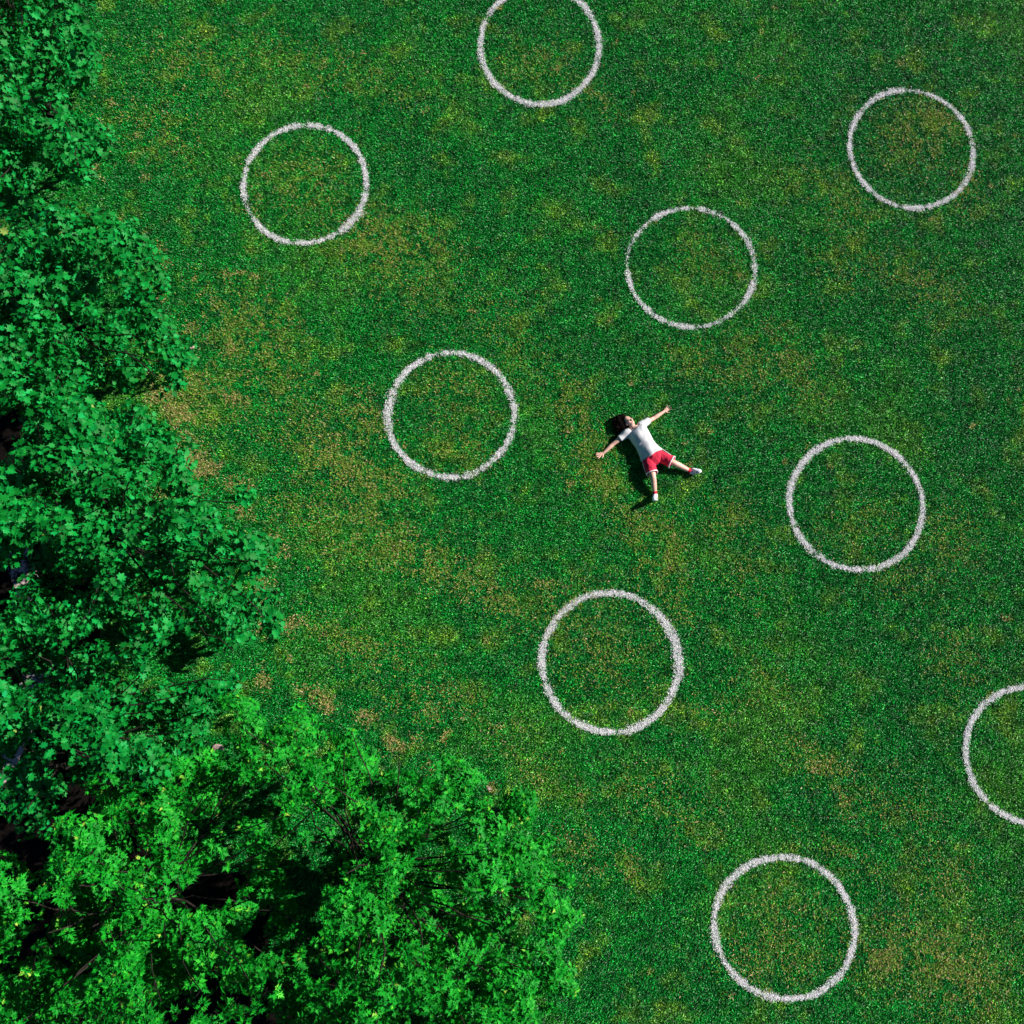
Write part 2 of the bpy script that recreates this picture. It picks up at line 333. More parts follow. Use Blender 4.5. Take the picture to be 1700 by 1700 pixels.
# ------------------------------------------------------------ trees
MAPLE = [(0, 0), (.27, -.10), (.25, .10), (.56, .24), (.37, .40), (.46, .70), (.20, .62)]
STAR = [(0, 0), (.10, .02), (.30, .06), (.17, .20), (.50, .42), (.17, .44), (.24, .66), (.11, .62)]
def leaf_template(half):
    o = half + [(0, 1.0)] + [(-x, y) for x, y in half[:0:-1]]
    v = [(0, .36, -.05)] + [(x, y, .10 * abs(x) - .16 * y * y) for x, y in o]
    f = [(0, i, i + 1) for i in range(1, len(o))] + [(0, len(o), 1)]
    return np.array(v), np.array(f)
def twigs(A, B, r):
    """vectorised three-sided twigs from A to B"""
    d = norm(B - A); u = norm(np.cross(d, [.3, .5, .81])); v = np.cross(d, u); n = len(A); V = []
    for Q, rr in ((A, r), (B, r * .5)):
        for k in range(3): V.append(Q + rr * (math.cos(2.094 * k) * u + math.sin(2.094 * k) * v))
    V = np.stack(V, 1).reshape(-1, 3); i = np.arange(n)[:, None] * 6; F = []
    for k in range(3): j = (k + 1) % 3; F += [i + [k, j, 3 + j], i + [k, 3 + j, 3 + k]]
    return V, np.concatenate(F, 0)
def norm(a): return a / np.maximum(np.linalg.norm(a, axis=-1, keepdims=True), 1e-9)
def tube(V, Fc, p0, p1, r0, r1, k=6):
    a = (p1 - p0); L = a.length
    if L < 1e-6: return
    q = a.to_track_quat('Z', 'Y'); s = len(V)
    for (c_, r_) in ((p0, r0), (p1, r1)):
        for i in range(k):
            t = 2 * math.pi * i / k; V.append(tuple(c_ + q @ Vector((math.cos(t) * r_, math.sin(t) * r_, 0))))
    for i in range(k): j = (i + 1) % k; Fc.append((s + i, s + j, s + k + j, s + k + i))
def limb(V, Fc, a, b_, r0, r1, k=7, seg=6, sag=.12):
    L = (b_ - a).length; pr = a; off = Vector((random.uniform(-1, 1), random.uniform(-1, 1), random.uniform(.2, .9))) * L * sag
    out = []
    for i in range(1, seg + 1):
        t = i / seg; q = a.lerp(b_, t) + off * math.sin(math.pi * t) + Vector((random.uniform(-1, 1), random.uniform(-1, 1), random.uniform(-1, 1))) * L * .020 * (i < seg)
        tube(V, Fc, pr, q, r0 + (r1 - r0) * (i - 1) / seg, r0 + (r1 - r0) * t, k); pr = q; out.append(q)
    return out
HOLES = [(50, 285, .42), (60, 330, .3), (50, 130, .26), (150, 190, .16), (40, 140, .20), (160, 545, .26), (170, 590, .40), (205, 640, .34), (150, 640, .3), (255, 650, .24), (300, 640, .15), (170, 430, .16), (245, 560, .12), (190, 690, .22), (175, 830, .25), (190, 880, .30), (200, 940, .28),
 (310, 950, .20), (275, 890, .14), (120, 960, .20), (60, 1090, .30), (120, 1100, .34), (180, 1110, .26), (370, 1100, .26), (230, 1180, .26), (270, 1230, .26), (90, 1270, .24), (140, 1290, .30), (160, 1300, .2), (60, 710, .18), (300, 1030, .16), (380, 900, .12),
 (350, 1340, .30), (430, 1290, .24), (400, 1370, .38), (450, 1440, .42), (475, 1510, .42), (430, 1570, .30), (545, 1400, .42), (560, 1430, .26), (740, 1410, .26), (740, 1560, .32), (620, 1590, .30), (810, 1560, .26), (880, 1620, .28), (660, 1360, .18), (610, 1440, .2), (690, 1460, .2),
 (60, 1520, .30), (110, 1570, .38), (80, 1620, .36), (120, 1640, .3), (260, 1500, .30), (180, 1560, .14), (190, 1440, .14), (310, 1390, .14), (220, 1640, .2), (330, 1640, .16), (300, 1480, .12), (860, 1520, .16), (560, 1260, .14)]
HO = [(P(a, b_, 4.2).x, P(a, b_, 4.2).y, r) for a, b_, r in HOLES]
def tree(base, lobes, label, mat, seed, leaf=.105, per=8, dens=430, star=False, gap=-.14, shaft=-.10, group='trees along the left and bottom of the lawn'):
    random.seed(seed); g = np.random.default_rng(seed)
    root = empty('maple_tree', (base.x, base.y, 0.0)); tag(root, label, 'tree', group)
    LC = [(P(px, py, z), r) for px, py, z, r in lobes]
    top = sum((c_ for c_, r in LC), Vector()) / len(LC); hi = max(c_.z for c_, r in LC)
    low = []
    for (px, py, z0), r in [((a, b_, c_), d_) for a, b_, c_, d_ in lobes]:   # lower tiers of the crown, set in a little from the rim, down almost to the ground
        for dz in (1.2, 2.1, 2.9, 3.6):
            z = z0 - dz
            if z < .3: continue
            c_ = P(px, py, z); q = c_.lerp(Vector((top.x, top.y, c_.z)), .02 + .035 * dz); low.append((Vector((q.x + random.uniform(-.2, .2), q.y + random.uniform(-.2, .2), z)), r * random.uniform(.8, 1.0)))
    V, Fc = [], []
    fork = Vector((base.x, base.y, 0)).lerp(Vector((top.x, top.y, hi)), .38); fork.z = hi * .36
    limb(V, Fc, Vector((base.x, base.y, -.05)), fork, .14, .095, 10, 6, .03)
    lead = limb(V, Fc, fork, Vector((top.x, top.y, hi - 1.7)), .075, .025, 8, 7, .06)
    PS, OS, CS = [], [], []
    for q_, (c_, r) in enumerate(LC + low):
        main = q_ < len(LC)
        if main:
            st = random.choice([fork] + lead[:4]) if c_.z > fork.z else fork
            limb(V, Fc, st, c_ - Vector((0, 0, r * .75)), .017, .007, 6, 8, -.09)
        n = int(dens * (1 if main else .70) * r * r)
        d = norm(g.normal(0, 1, (n, 3)) + [0, 0, .25]); fr = g.uniform(.30, 1.08, n) ** .55
        fr = fr * (1 + .20 * vnoise(*(d * 1.8 + np.array(c_) * 3).T))
        p = np.array(c_) + d * (fr * r)[:, None] * [1, 1, .72]
        keep = vnoise(*(p * 1.5).T) * .75 + .5 * vnoise(*(p * 3.7).T) > gap
        col_ = .6 * vnoise(p[:, 0] * 1.6, p[:, 1] * 1.6, 4.4) + .55 * vnoise(p[:, 0] * 4.2, p[:, 1] * 4.2, 8.1)      # open shafts right through the crown
        for hx, hy, hr in HO: col_ -= (1.7 if main else 1.3) * np.exp(-(((p[:, 0] - hx) ** 2 + (p[:, 1] - hy) ** 2) / hr ** 2) ** 1.5)
        keep &= (col_ > (shaft if main else shaft - .45)) | (g.random(n) < (.015 if main else .04))
        PS.append(p[keep]); OS.append(d[keep]); CS.append(np.repeat([np.array(c_) - [0, 0, r * .2]], keep.sum(), 0))
    pos = np.concatenate(PS); out = np.concatenate(OS); cen = np.concatenate(CS)
    TWV, TWF = twigs(pos + (cen - pos) * g.uniform(.3, .5, (len(pos), 1)), pos, .0055)
    pos = np.array(pos); out = norm(np.array(out) + [0, 0, .9 if star else .75])
    n = len(pos); K = per
    # leaves fan out round each twig tip
    ref = norm(np.cross(out, norm(g.normal(0, 1, (n, 3))))); bi = np.cross(out, ref)
    ang = (np.arange(K)[None] * (2 * np.pi / K) * (1 if star else 2.4) + g.uniform(0, 6.28, (n, 1)) + g.normal(0, .25, (n, K)))
    rad = ref[:, None] * np.cos(ang)[..., None] + bi[:, None] * np.sin(ang)[..., None]          # n,K,3
    if star:
        inner = (np.arange(K) >= K - 3)[None, :, None]
        O = out[:, None] * np.where(inner, .03, -.01) + rad * np.where(inner, .004, .022)
        ax = norm(rad + out[:, None] * np.where(inner, .75, .12) + g.normal(0, .18, (n, K, 3)) - [0, 0, .10])
        sz = leaf * g.uniform(.75, 1.15, (n, K)) * np.where(inner[..., 0], .62, 1.0)
    else:
        O = rad * g.uniform(.02, .11, (n, K, 1)) + out[:, None] * g.uniform(-.11, .05, (n, K, 1))
        ax = norm(rad + g.normal(0, .40, (n, K, 3)) - [0, 0, .28])
        sz = leaf * g.uniform(.5, 1.2, (n, K))
    nn = norm(out[:, None] * .8 + [0, 0, .5] + g.normal(0, .34 if star else .50, (n, K, 3)))
    P0 = (pos[:, None] + O).reshape(-1, 3); ax = ax.reshape(-1, 3); nn = nn.reshape(-1, 3); sz = sz.reshape(-1)
    sd_ = norm(np.cross(ax, nn)); nn = np.cross(sd_, ax)
    TV, TF = leaf_template(STAR if star else MAPLE); m = len(P0)
    curl = g.uniform(.2, 3.2, m)
    VV = P0[:, None] + sz[:, None, None] * (TV[None, :, 0:1] * sd_[:, None] * g.uniform(.62, 1.05, (m, 1, 1)) + TV[None, :, 1:2] * ax[:, None] + TV[None, :, 2:3] * curl[:, None, None] * nn[:, None])
    FF = (TF[None] + (np.arange(m) * len(TV))[:, None, None]).reshape(-1, 3)
    tint = g.beta(2, 2.4, m) * .9
    if star:
        tint = tint.reshape(n, K) * .85; tint[:, -3:] += .16; sp = g.random(n) < .16; tint[sp, -3:] += .22; tint += g.normal(0, .10, (n, 1)); tint = tint.reshape(-1)
    else: tint = np.where(g.random(m) < .0015, 1.0, tint)
    mesh('trunk', V, Fc, M_BARK, root, smooth=True)
    LV = VV.reshape(-1, 3)
    cr = mesh('crown', np.concatenate([LV, TWV]), np.concatenate([FF, TWF + len(LV)]), mat, root, attrs={'tint': np.concatenate([np.repeat(np.clip(tint, 0, 1), len(TV)), np.zeros(len(TWV))])})
    cr.data.materials.append(M_BARK); cr.data.polygons.foreach_set('material_index', np.concatenate([np.zeros(len(FF), np.int32), np.ones(len(TWF), np.int32)]))
    return root
tree(P(20, 150), [(30, 60, 4.6, .85), (110, 70, 4.2, .42), (60, 190, 4.5, .62), (125, 215, 4.0, .42), (-90, 120, 5.0, 1.1), (-100, -60, 4.8, 1.1), (60, -60, 4.4, .8), (-40, 280, 4.3, .6), (110, 275, 3.6, .28)],
     'blue-green tree in the top left corner, only its right edge showing', M_LEAF_BLUE, 21)
tree(P(60, 520), [(80, 400, 4.6, .60), (170, 400, 4.2, .48), (215, 455, 4.0, .46), (120, 480, 4.8, .55), (245, 540, 3.8, .42), (285, 590, 3.6, .30), (215, 600, 3.6, .30), (60, 560, 4.8, .60), (95, 620, 4.4, .38), (-60, 450, 5.2, 1.0), (-60, 620, 5.0, .8), (90, 350, 4.0, .38), (280, 640, 3.0, .22), (180, 540, 4.0, .30), (30, 480, 4.8, .5)],
     'blue-green broad-leaved tree at the left edge, just below the upper left circle', M_LEAF_BLUE, 22)
tree(P(120, 940), [(110, 720, 4.6, .55), (240, 715, 4.0, .38), (280, 760, 3.7, .30), (292, 728, 3.3, .24), (215, 672, 3.5, .26), (60, 800, 4.8, .60), (200, 800, 4.4, .45), (90, 910, 4.9, .60), (310, 860, 4.0, .42), (390, 830, 3.4, .22), (380, 930, 3.8, .42), (270, 950, 4.6, .55), (420, 990, 3.6, .34), (340, 1030, 4.1, .48), (230, 1050, 4.5, .45), (-60, 860, 5.2, .9), (380, 1080, 3.6, .32), (445, 1040, 3.3, .18), (150, 820, 4.9, .45), (170, 960, 4.8, .5), (290, 800, 3.9, .3), (420, 930, 3.3, .25), (120, 1030, 4.4, .35), (330, 910, 4.3, .4), (240, 890, 4.6, .4), (40, 690, 4.6, .45), (160, 680, 4.2, .35)],
     'largest blue-green tree, its crown bordered by brown worn grass, halfway down the left edge', M_LEAF_BLUE, 23)
tree(P(60, 1300), [(80, 1180, 4.6, .50), (170, 1180, 4.3, .45), (60, 1270, 4.8, .45), (250, 1180, 3.9, .32), (160, 1100, 3.8, .30), (-80, 1200, 5.2, .9), (60, 1000, 4.2, .42), (25, 1070, 4.3, .40), (85, 1050, 3.6, .25), (300, 1150, 3.6, .28), (150, 1250, 4.6, .5), (230, 1260, 4.3, .35), (110, 1110, 4.0, .32), (240, 1110, 3.9, .3), (20, 1350, 4.6, .5), (370, 1130, 3.2, .25), (290, 1215, 3.3, .34), (330, 1180, 3.2, .26), (250, 1260, 3.6, .3)],
     'green tree at the left edge between the largest blue-green tree and bright corner tree', M_LEAF_BLUE, 24, gap=-.14, shaft=-.11)
tree(P(560, 1480), [(385, 1205, 3.3, .42), (480, 1215, 3.2, .40), (565, 1250, 3.3, .42), (650, 1300, 3.2, .42), (760, 1300, 2.9, .34), (740, 1390, 3.5, .50), (860, 1440, 2.9, .42), (640, 1400, 3.9, .42), (560, 1360, 4.0, .38), (920, 1530, 2.7, .38), (820, 1540, 3.4, .52), (700, 1500, 4.1, .48), (930, 1640, 2.7, .36), (840, 1660, 3.3, .5), (700, 1620, 4.2, .55), (560, 1540, 4.5, .40), (580, 1650, 4.5, .55), (470, 1310, 3.9, .32), (800, 1800, 3.6, .9), (600, 1820, 4.4, .9), (865, 1335, 2.5, .26), (905, 1420, 2.6, .28), (945, 1480, 2.5, .22), (580, 1215, 3.0, .24), (660, 1255, 2.9, .24), (430, 1270, 3.6, .36), (530, 1300, 3.8, .36), (620, 1350, 3.9, .36), (700, 1350, 3.5, .36), (800, 1370, 3.1, .34), (780, 1460, 3.6, .42), (880, 1500, 3.0, .36), (640, 1480, 4.2, .40), (760, 1600, 3.9, .42), (620, 1580, 4.5, .42), (900, 1590, 2.9, .36), (500, 1400, 4.0, .30), (560, 1460, 4.2, .3), (650, 1430, 4.1, .35), (680, 1400, 3.9, .3), (600, 1500, 4.4, .3), (660, 1540, 4.4, .3), (500, 1290, 3.6, .26), (590, 1330, 3.8, .26), (700, 1290, 3.1, .28), (440, 1230, 3.4, .28)],
     'bright green star-leaved tree with an arched crown edge at the bottom, left of centre', M_LEAF_BRIGHT, 25, leaf=.098, per=10, dens=470, star=True, gap=-.14, shaft=-.11)
tree(P(200, 1520), [(120, 1400, 4.6, .50), (240, 1370, 4.4, .42), (330, 1320, 4.0, .36), (80, 1490, 4.8, .45), (220, 1500, 5.0, .48), (330, 1440, 4.6, .36), (190, 1590, 4.9, .40), (330, 1580, 4.8, .48), (430, 1500, 4.5, .34), (400, 1640, 4.8, .42), (90, 1650, 4.6, .38), (250, 1680, 4.9, .45), (-80, 1500, 5.2, .9), (-40, 1750, 5.2, 1.0), (250, 1850, 5.2, 1.0), (170, 1320, 4.0, .30), (400, 1300, 3.7, .30), (160, 1460, 4.9, .42), (280, 1440, 4.7, .42), (140, 1540, 4.9, .42), (260, 1540, 4.9, .36), (210, 1550, 4.9, .3), (290, 1570, 4.9, .3), (200, 1480, 4.9, .3), (380, 1570, 4.7, .40), (320, 1660, 4.9, .42), (170, 1660, 4.8, .42), (280, 1290, 4.0, .32), (60, 1560, 4.8, .4), (420, 1400, 4.1, .26), (455, 1450, 2.9, .36), (480, 1540, 2.9, .42), (460, 1620, 2.9, .45), (500, 1680, 2.8, .45), (325, 1250, 3.0, .24), (345, 1285, 3.0, .28), (300, 1265, 3.3, .26), (480, 1350, 3.5, .30), (520, 1345, 3.5, .26), (405, 1265, 3.1, .26)],
     'bright green star-leaved tree with yellow shoots filling the bottom left corner', M_LEAF_BRIGHT, 26, leaf=.098, per=10, dens=470, star=True, gap=-.14, shaft=-.11)

# ------------------------------------------------------------ stones
def stone(px, py, z, r, label, seed, sq=(1, .8, .6)):
    c0 = P(px, py, 0); import bmesh
    bm = bmesh.new(); bmesh.ops.create_icosphere(bm, subdivisions=4, radius=1)
    for v in bm.verts:
        d = 1 + .22 * noise.noise(v.co * 1.3 + Vector((seed, 0, 0))) + .08 * noise.noise(v.co * 4 + Vector((seed, 0, 0)))
        v.co = Vector((v.co.x * sq[0], v.co.y * sq[1], v.co.z * sq[2])) * d * r
    me = bpy.data.meshes.new('stone'); bm.to_mesh(me); bm.free(); me.materials.append(M_STONE)
    me.polygons.foreach_set('use_smooth', [True] * len(me.polygons))
    o = bpy.data.objects.new('stone', me); C.objects.link(o); o.location = (c0.x, c0.y, r * .3)
    return tag(o, label, 'stone', 'pale stones beside the trees')
stone(363, 1243, 0, .10, 'round pinkish stone showing through the top of the bright green crown', 3)
stone(318, 577, 0, .065, 'small pinkish stone at the right tip of the upper left crown', 5)
stone(812, 1309, 0, .05, 'small pale stone in the grass at the outer edge of the bottom middle tree', 9)

# ------------------------------------------------------------ the person, lying on their back
b = NB('skin'); M_SKIN = b.m
b.col(b.mix(b.noise(30, 3), (.62, .36, .27), (.74, .46, .36))); b.rough(.5, .4); b.b.inputs['Subsurface Weight'].default_value = .08; b.b.inputs['Subsurface Radius'].default_value = (.02, .008, .004)
def cloth(name, c, r=.85):
    b = NB(name); b.col(b.mix(b.noise(25, 4), c, tuple(min(1, k * 1.12) for k in c))); b.rough(r, .15); b.bump(b.noise(60, 3), .25, .004); return b.m
M_SHIRT = cloth('white_cotton', (.63, .63, .64)); M_SHORTS = cloth('red_fabric', (.56, .026, .06)); M_TRIM = cloth('white_trim', (.80, .76, .78))
M_SOCK = cloth('red_knit', (.55, .015, .04)); M_SHOE = cloth('white_canvas', (.72, .73, .76)); M_SOLE = cloth('pale_rubber', (.80, .80, .80)); M_LACE = cloth('grey_lace', (.35, .36, .40))
b = NB('dark_hair'); M_HAIR = b.m; b.col(b.mix(b.noise(60, 3), (.003, .002, .002), (.009, .005, .005))); b.rough(.8, .03)
b = NB('eye_dark'); M_EYE = b.m; b.col((.012, .008, .007)); b.rough(.2, .5)
b = NB('lip'); M_LIP = b.m; b.col((.42, .12, .11)); b.rough(.45, .4)

person = empty('person', P(1080, 755, 0))
tag(person, 'person lying with arms and legs spread on the lawn in white t-shirt and red shorts', 'person')
UP = Vector((0, 0, 1))
def loft(V, Fc, rings, up=UP, k=20, caps=True, round_caps=True):
    """rings: (point, half width, half height); elliptical sections along the chain"""
    rings = [(Vector(p), a, h) for p, a, h in rings]; R_ = []
    m = len(rings)
    for i, (p, a, h) in enumerate(rings):
        d = (rings[min(i + 1, m - 1)][0] - rings[max(i - 1, 0)][0]).normalized()
        u_ = (up - d * up.dot(d)).normalized(); s_ = d.cross(u_)
        R_.append((p, a, h, d, u_, s_))
    if round_caps:
        for end, sg in ((0, -1), (-1, 1)):
            p, a, h, d, u_, s_ = R_[end]; e = min(a, h)
            ex = [(p + d * sg * e * math.sin(t), a * math.cos(t), h * math.cos(t), d, u_, s_) for t in (.5, 1.0, 1.35)]
            R_ = (ex[::-1] + R_) if end == 0 else (R_ + ex)
    s = len(V)
    for p, a, h, d, u_, s_ in R_:
        for i in range(k):
            t = 2 * math.pi * i / k; V.append(tuple(p + s_ * (a * math.cos(t)) + u_ * (h * math.sin(t))))
    for r_ in range(len(R_) - 1):
        for i in range(k):
            j = (i + 1) % k; Fc.append((s + r_ * k + i, s + r_ * k + j, s + (r_ + 1) * k + j, s + (r_ + 1) * k + i))
    if caps: Fc.append(tuple(s + i for i in range(k))[::-1]); Fc.append(tuple(s + (len(R_) - 1) * k + i for i in range(k)))
def dense(rings, n=5):
    """smooth a sparse ring list with Catmull-Rom so limbs taper evenly"""
    pts_ = [np.array([*Vector(p), a, h]) for p, a, h in rings]; o = []
    for i in range(len(pts_) - 1):
        p0, p1, p2, p3 = pts_[max(i - 1, 0)], pts_[i], pts_[i + 1], pts_[min(i + 2, len(pts_) - 1)]
        for j in range(n):
            t = j / n; q = .5 * (2 * p1 + (p2 - p0) * t + (2 * p0 - 5 * p1 + 4 * p2 - p3) * t * t + (3 * p1 - p0 - 3 * p2 + p3) * t ** 3); o.append(q)
    o.append(pts_[-1]); return [(Vector(q[:3]), q[3], q[4]) for q in o]
def solid(name, V, Fc, mat, parent, voxel=.006, smooth_n=4, disp=None):
    """fuse overlapping closed shells into one continuous skin"""
    o = mesh(name, V, Fc, mat, parent)
    o.modifiers.new('r', 'REMESH').voxel_size = voxel; o.modifiers['r'].mode = 'VOXEL'
    sm = o.modifiers.new('s', 'SMOOTH'); sm.iterations = smooth_n; sm.factor = .5
    tmp = bpy.data.scenes.new('tmp'); tmp.collection.objects.link(o); C.objects.unlink(o)
    with bpy.context.temp_override(scene=tmp, view_layer=tmp.view_layers[0]):
        dg = bpy.context.evaluated_depsgraph_get(); dg.update()
    me = bpy.data.meshes.new_from_object(o.evaluated_get(dg)); o.modifiers.clear(); o.data = me
    C.objects.link(o); bpy.data.scenes.remove(tmp)
    me.materials.clear(); me.materials.append(mat)
    if disp:
        N_ = [(v.co.copy(), v.normal.copy()) for v in me.vertices]
        for v, (c_, n_) in zip(me.vertices, N_): v.co = c_ + n_ * disp(c_)
    me.polygons.foreach_set('use_smooth', [True] * len(me.polygons)); me.update()
    return o
# joints
hipR, kneeR, ankR = P(1077, 764, .11), P(1084, 791, .19), P(1087.5, 821, .075)
hipL, kneeL, ankL = P(1094, 757, .12), P(1118, 768, .19), P(1147, 782.5, .07)
shR, elR, wrR = P(1041, 719, .115), P(1018, 737, .06), P(1002, 752, .05)
shL, elL, wrL = P(1066, 704.5, .125), P(1085, 694.5, .065), P(1102, 683.5, .055)
neck = P(1052.5, 711, .125)
ROLL = (UP + Vector((-.84, -.50, 0)) * .44).normalized()
hu = Vector((-.74, .60, .10)).normalized()                       # towards the crown of the head
hf = Vector((.36, .20, .88)); hf = (hf - hu * hf.dot(hu)).normalized(); hs = hu.cross(hf)
HC = P(1043, 700, .125)
V, Fc = [], []
loft(V, Fc, dense([(P(1086, 766, .10), .13, .085), (P(1082, 757, .11), .165, .105), (P(1074, 744, .112), .138, .095), (P(1063, 727, .122), .160, .112), (P(1056, 716, .122), .165, .095), (P(1053.5, 712, .125), .10, .065)]), up=ROLL)
loft(V, Fc, dense([(P(1055, 714, .12), .065, .06), (neck, .055, .055), (HC - hu * .05, .055, .055)]))
for sh_, el, wr in ((shR, elR, wrR), (shL, elL, wrL)):
    loft(V, Fc, dense([(sh_, .055, .055), (sh_.lerp(el, .5), .046, .046), (el, .038, .038), (el.lerp(wr, .35), .038, .036), (wr, .026, .021)]))
for hp, kn, an in ((hipR, kneeR, ankR), (hipL, kneeL, ankL)):
    loft(V, Fc, dense([(hp, .088, .088), (hp.lerp(kn, .5), .078, .078), (kn, .054, .054), (kn.lerp(an, .35), .053, .052), (an, .034, .034)]))
# head: skull, jaw, brow, nose, ears
def ball(V, Fc, c_, rx, ry, rz, ax=None):
    X, Y, Z = ax or (hs, hu, hf); s = len(V); nu, nv = 24, 14
    for i in range(nv + 1):
        ph = math.pi * (i + .001) / (nv + .002)
        for j in range(nu):
            t = 2 * math.pi * j / nu; V.append(tuple(c_ + X * rx * math.sin(ph) * math.cos(t) + Z * rz * math.sin(ph) * math.sin(t) + Y * ry * math.cos(ph)))
    for i in range(nv):
        for j in range(nu): k = (j + 1) % nu; Fc.append((s + i * nu + j, s + (i + 1) * nu + j, s + (i + 1) * nu + k, s + i * nu + k))
    Fc.append(tuple(s + j for j in range(nu))); Fc.append(tuple(s + nv * nu + j for j in range(nu))[::-1])
ball(V, Fc, HC + hu * .015, .076, .098, .092)
ball(V, Fc, HC - hu * .048 + hf * .030, .056, .066, .062)
ball(V, Fc, HC - hu * .092 + hf * .050, .024, .020, .022)
ball(V, Fc, HC + hu * .028 + hf * .078, .052, .014, .014)
loft(V, Fc, [(HC + hu * .016 + hf * .086, .008, .009), (HC - hu * .028 + hf * .107, .015, .013)], up=hf, k=10)
for s_ in (-1, 1):
    ball(V, Fc, HC + hs * s_ * .077 - hu * .002, .010, .030, .018)
    ball(V, Fc, HC + hs * s_ * .040 - hu * .022 + hf * .062, .020, .020, .018)
# hands: palm, four unequal bent fingers, thumb from the side of the palm
def hand(V, Fc, wr, d, side, palm_up, spread, lens=(.070, .080, .075, .058), curl=.55):
    d = Vector(d).normalized(); s_ = (UP.cross(d)).normalized() * side
    pc = wr + d * .052
    loft(V, Fc, [(wr, .025, .018), (wr + d * .035, .036, .016), (wr + d * .082, .041, .014)], k=14)
    for i in range(4):
        o = (i - 1.5) / 1.5; a = o * spread
        fd = (d * math.cos(a) + s_ * math.sin(a)).normalized(); b0 = wr + d * .078 + s_ * o * .031
        p1 = b0 + (fd + UP * .25).normalized() * lens[i] * .45; p2 = p1 + (fd + UP * curl).normalized() * lens[i] * .32; p3 = p2 + (fd * .8 + UP * curl * 1.6).normalized() * lens[i] * .25
        loft(V, Fc, [(b0, .0098, .0098), (p1, .0092, .0092), (p2, .0084, .0084), (p3, .0070, .0070)], k=10)
    t0 = wr + d * .022 - s_ * .022; t1 = t0 + (d * .45 - s_ * .9 + UP * .2).normalized() * .038; t2 = t1 + (d * .8 - s_ * .6 + UP * .3).normalized() * .032
    loft(V, Fc, [(t0, .014, .013), (t1, .0115, .0115), (t2, .0085, .0085)], k=10)
def wdir(dx, dy): return Vector((dx, -dy, 0)).normalized()
hand(V, Fc, wrL, wdir(.72, -.55), 1, 1, .42)
hand(V, Fc, wrR, wdir(-.88, .42), -1, 1, .38)
solid('body', V, Fc, M_SKIN, person, .0048, 2)
body = [o for o in person.children if o.name.startswith('body')][0]
for s_ in (-1, 1):
    V, Fc = [], []; ball(V, Fc, HC + hs * s_ * .031 + hu * .004 + hf * .080, .015, .009, .010); mesh('eye', V, Fc, M_EYE, person, smooth=True)
    V, Fc = [], []; loft(V, Fc, [(HC + hs * s_ * .014 + hu * .022 + hf * .092, .004, .003), (HC + hs * s_ * .034 + hu * .027 + hf * .088, .005, .003), (HC + hs * s_ * .052 + hu * .018 + hf * .074, .003, .002)], up=hf, k=8); mesh('eyebrow', V, Fc, M_HAIR, person, smooth=True)
V, Fc = [], []; loft(V, Fc, [(HC - hs * .024 - hu * .058 + hf * .086, .004, .003), (HC - hu * .056 + hf * .094, .009, .005), (HC + hs * .024 - hu * .058 + hf * .086, .004, .003)], up=hf, k=10); mesh('mouth', V, Fc, M_LIP, person, smooth=True)
# hair: full dark mass behind and beside the face, spread on the grass, ragged with locks
V, Fc = [], []
g = random.Random(5)
hc = P(1031, 702, .09)
ball(V, Fc, HC + hu * .045 - hf * .025, .095, .095, .085)
ball(V, Fc, hc, .115, .12, .085, (Vector((1, 0, 0)), Vector((0, 1, 0)), UP))
for i in range(60):
    t = g.uniform(0, 6.28); r_ = g.uniform(.06, .115); p = hc + Vector((math.cos(t) * r_, math.sin(t) * r_ * 1.15, g.uniform(-.04, .03)))
    if (p - HC).dot(hf) > .05 and (p - HC).dot(hu) < .06: continue
    rr = g.uniform(.022, .045); ball(V, Fc, p, rr, rr, rr, (Vector((1, 0, 0)), Vector((0, 1, 0)), UP))
hair = solid('hair', V, Fc, M_HAIR, person, .007, 1, disp=lambda p: .012 * noise.noise(p * 35) + .006 * noise.noise(p * 90))
V, Fc = [], []
for i in range(260):
    t = g.uniform(0, 6.28); r_ = g.uniform(.09, .138); p = hc + Vector((math.cos(t) * r_, math.sin(t) * r_ * 1.1, g.uniform(-.05, .05)))
    if (p - HC).dot(hf) > .03 and (p - HC).dot(hu) < .08: continue
    d = Vector((math.cos(t + g.uniform(-1, 1)), math.sin(t + g.uniform(-1, 1)), g.uniform(-.3, .3))) * .028
    e = Vector((g.uniform(-1, 1), g.uniform(-1, 1), g.uniform(-.6, .4))) * .016
    loft(V, Fc, [(p - d * .5, .007, .006), (p + d * .4 + e, .006, .005), (p + d, .003, .003)], k=6)
mesh('curls', V, Fc, M_HAIR, hair, smooth=True)
# t-shirt
V, Fc = [], []
loft(V, Fc, dense([(P(1082, 756, .128), .206, .134), (P(1078, 749.5, .128), .188, .128), (P(1070.5, 738, .132), .172, .130), (P(1062, 724, .136), .186, .134), (P(1056.5, 715, .128), .182, .110), (P(1054, 711.8, .128), .115, .078)]), up=ROLL, round_caps=False, k=32)
for sh_, el, e_, ra in ((shR, elR, .52, .066), (shL, elL, .58, .060)):
    loft(V, Fc, dense([(sh_ + (sh_ - el) * .25, .06, .06), (sh_, .070, .068), (sh_.lerp(el, e_), ra, ra)]), round_caps=False, k=24)
pdir = (P(1055, 713, .12) - P(1080, 752, .12)).normalized(); pside = Vector((-pdir.y, pdir.x, 0))
base = Vector(person.location)
def folds(p):
    q = p + base - P(1068, 735, .12); u = q.dot(pdir); v = q.dot(pside)
    f = .006 * math.sin(26 * (v * .8 + u * .9) + 5 * noise.noise(p * 6)) * (.25 + max(0, noise.noise(p * 4 + Vector((3, 1, 2)))))
    f += .014 * noise.noise(p * 7)
    return f + .004
solid('t_shirt', V, Fc, M_SHIRT, person, .0065, 3, disp=folds)
